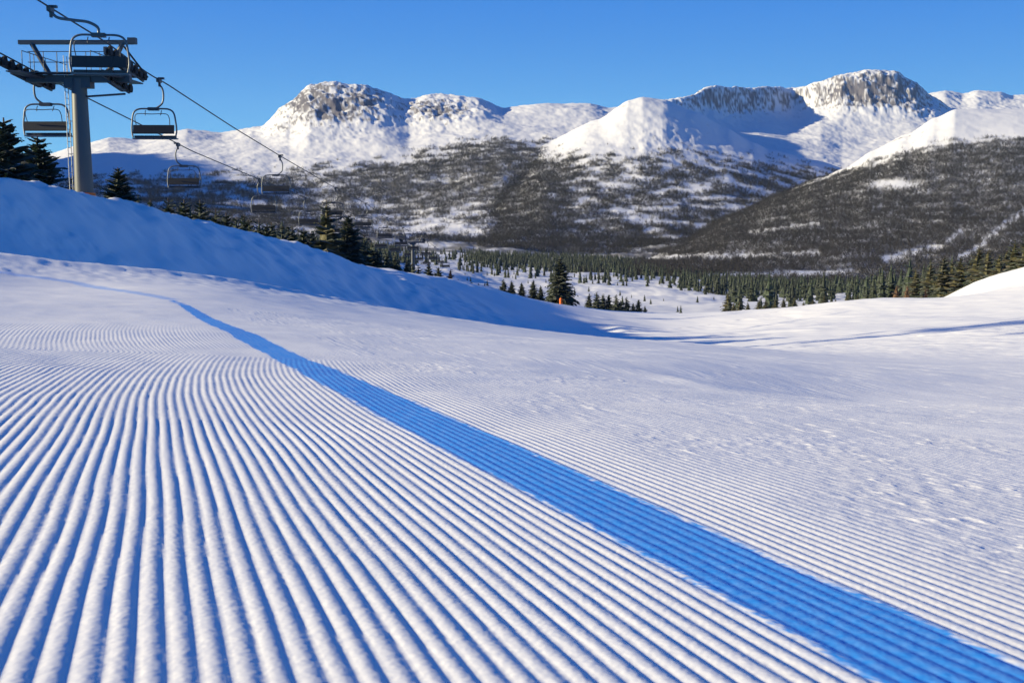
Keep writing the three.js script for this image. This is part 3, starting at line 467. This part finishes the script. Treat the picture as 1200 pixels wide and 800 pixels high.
function makeTower(d, full) {
  const t = new THREE.Group(), X = (XL + XR) / 2, y0 = groundAt(pxOf(X, d), d) - 0.6, yArm = (hR(d) + hL(d)) / 2 - 0.75, h = yArm - y0;
  part(t, 'pole', new THREE.CylinderGeometry(0.36, 0.47, h, 12, 1).translate(X, y0 + h / 2, -d), poleMat);
  part(t, 'crossarm', mergeGeometries([box(5.1, 0.34, 0.4, X, yArm, -d), box(1.3, 0.5, 0.6, X, yArm - 0.2, -d)]), steel);
  sheaveTrain(t, XL, hL, d - 2.9, d + 3.2, full ? 8 : 6, 0.34, 1); sheaveTrain(t, XR, hR, d - 2.7, d + 2.8, full ? 8 : 6, 0.34, 1);
  const yb = yArm + 1.75;
  part(t, 'lifting_beam', mergeGeometries([box(5.6, 0.2, 0.22, X - 0.05, yb, -d), box(0.4, 0.3, 0.3, X + 2.7, yb + 0.06, -d)]), steel);
  for (const s of [-1, 1]) part(t, 'beam_strut', tube([[X + s * 1.35, yArm + 0.1, -d], [X + s * 2.25, yb, -d]], 0.12, 4, 6), steel);
  if (!full) return t;
  sheaveTrain(t, XR - 0.55, (q) => hR(q) - 0.75, d - 1.6, d + 2.2, 5, 0.3, 1);
  const cat = part(t, 'catwalk', mergeGeometries([box(4.3, 0.06, 0.7, X, yArm + 0.22, -d + 0.45), box(0.7, 0.06, 5.6, XL + 0.5, yArm + 0.05, -d), box(0.7, 0.06, 5.2, XR - 0.5, yArm + 0.05, -d)]), steel);
  const rails = []; const rail = (a, b) => { rails.push(tube([a, b], 0.02, 2, 5)); };
  for (const x of [-2, -1.35, -0.7, 0, 0.7, 1.35, 2]) rail([X + x, yArm + 0.22, -d + 0.8], [X + x, yArm + 1.2, -d + 0.8]);
  for (const y of [0.7, 1.2]) rail([X - 2.1, yArm + y, -d + 0.8], [X + 2.1, yArm + y, -d + 0.8]);
  for (const [xx, s] of [[XL + 0.85, -1], [XR - 0.85, 1]]) for (let k = -2; k <= 2; k++) { rail([xx, yArm + 0.05, -d + k * 1.3], [xx, yArm + 1.0, -d + k * 1.3]); if (k < 2) rail([xx, yArm + 1.0, -d + k * 1.3], [xx, yArm + 1.0, -d + (k + 1) * 1.3]); }
  part(cat, 'railing', mergeGeometries(rails), steel);
  const lad = []; for (const s of [-0.2, 0.2]) lad.push(tube([[X - 0.62, y0 + 0.8, -d + s], [X - 0.62, yArm + 1.1, -d + s]], 0.022, 2, 5)); for (let y = y0 + 1; y < yArm; y += 0.3) lad.push(tube([[X - 0.62, y, -d - 0.2], [X - 0.62, y, -d + 0.2]], 0.016, 1, 5));
  for (let y = y0 + 1.2; y < yArm; y += 1.6) lad.push(box(0.25, 0.04, 0.04, X - 0.5, y, -d));
  part(t, 'ladder', mergeGeometries(lad.map((g) => g.index ? g.toNonIndexed() : g)), galv);
  part(t, 'tie_bar', tube([[X + 0.3, yArm - 0.85, -d], [XR - 0.1, yArm - 0.75, -d + 0.3]], 0.05, 2, 6), steel);
  part(t, 'tie_bar', tube([[XR - 0.3, yArm + 1.6, -d - 0.4], [XR + 0.55, yArm + 0.2, -d - 1.2]], 0.05, 2, 6), dark);
  part(t, 'padding', new THREE.CylinderGeometry(0.53, 0.55, 0.8, 14, 1, true).translate(X, y0 + 0.5, -d), orange, 'orange padding round the tower foot');
  return t;
}
top(makeTower(55, true), 'lift_tower', { label: 'grey steel chairlift tower with crossarm, catwalk and sheaves', category: 'lift tower' });
top(makeTower(236, false), 'lift_tower', { label: 'small second lift tower far down the line in the valley', category: 'lift tower' });

// ---------------------------------------------------------------- markers
function marker(px, py, d, h, w, label) {
  const x = xOf(px, d), y = groundAt(px, d) - 0.1, m = new THREE.Group();
  part(m, 'pole', new THREE.CylinderGeometry(w * 0.28, w * 0.3, h, 8).translate(0, h / 2, 0), orange);
  part(m, 'sleeve', new THREE.CylinderGeometry(w * 0.5, w * 0.5, h * 0.6, 12).translate(0, h * 0.62, 0), orange);
  part(m, 'cap', new THREE.SphereGeometry(w * 0.5, 10, 6, 0, 6.2832, 0, 1.5708).translate(0, h * 0.92, 0), orange);
  m.position.set(x, y, -d); top(m, 'piste_marker', { label, category: 'marker' });
}
marker(658, 357, 126.5, 1.0, 0.36, 'short fat orange marker at the foot of the lone spruce');
marker(788, 366, 128, 1.35, 0.16, 'thin orange piste pole standing alone on the dip of the rim');

renderer.render(scene, camera);
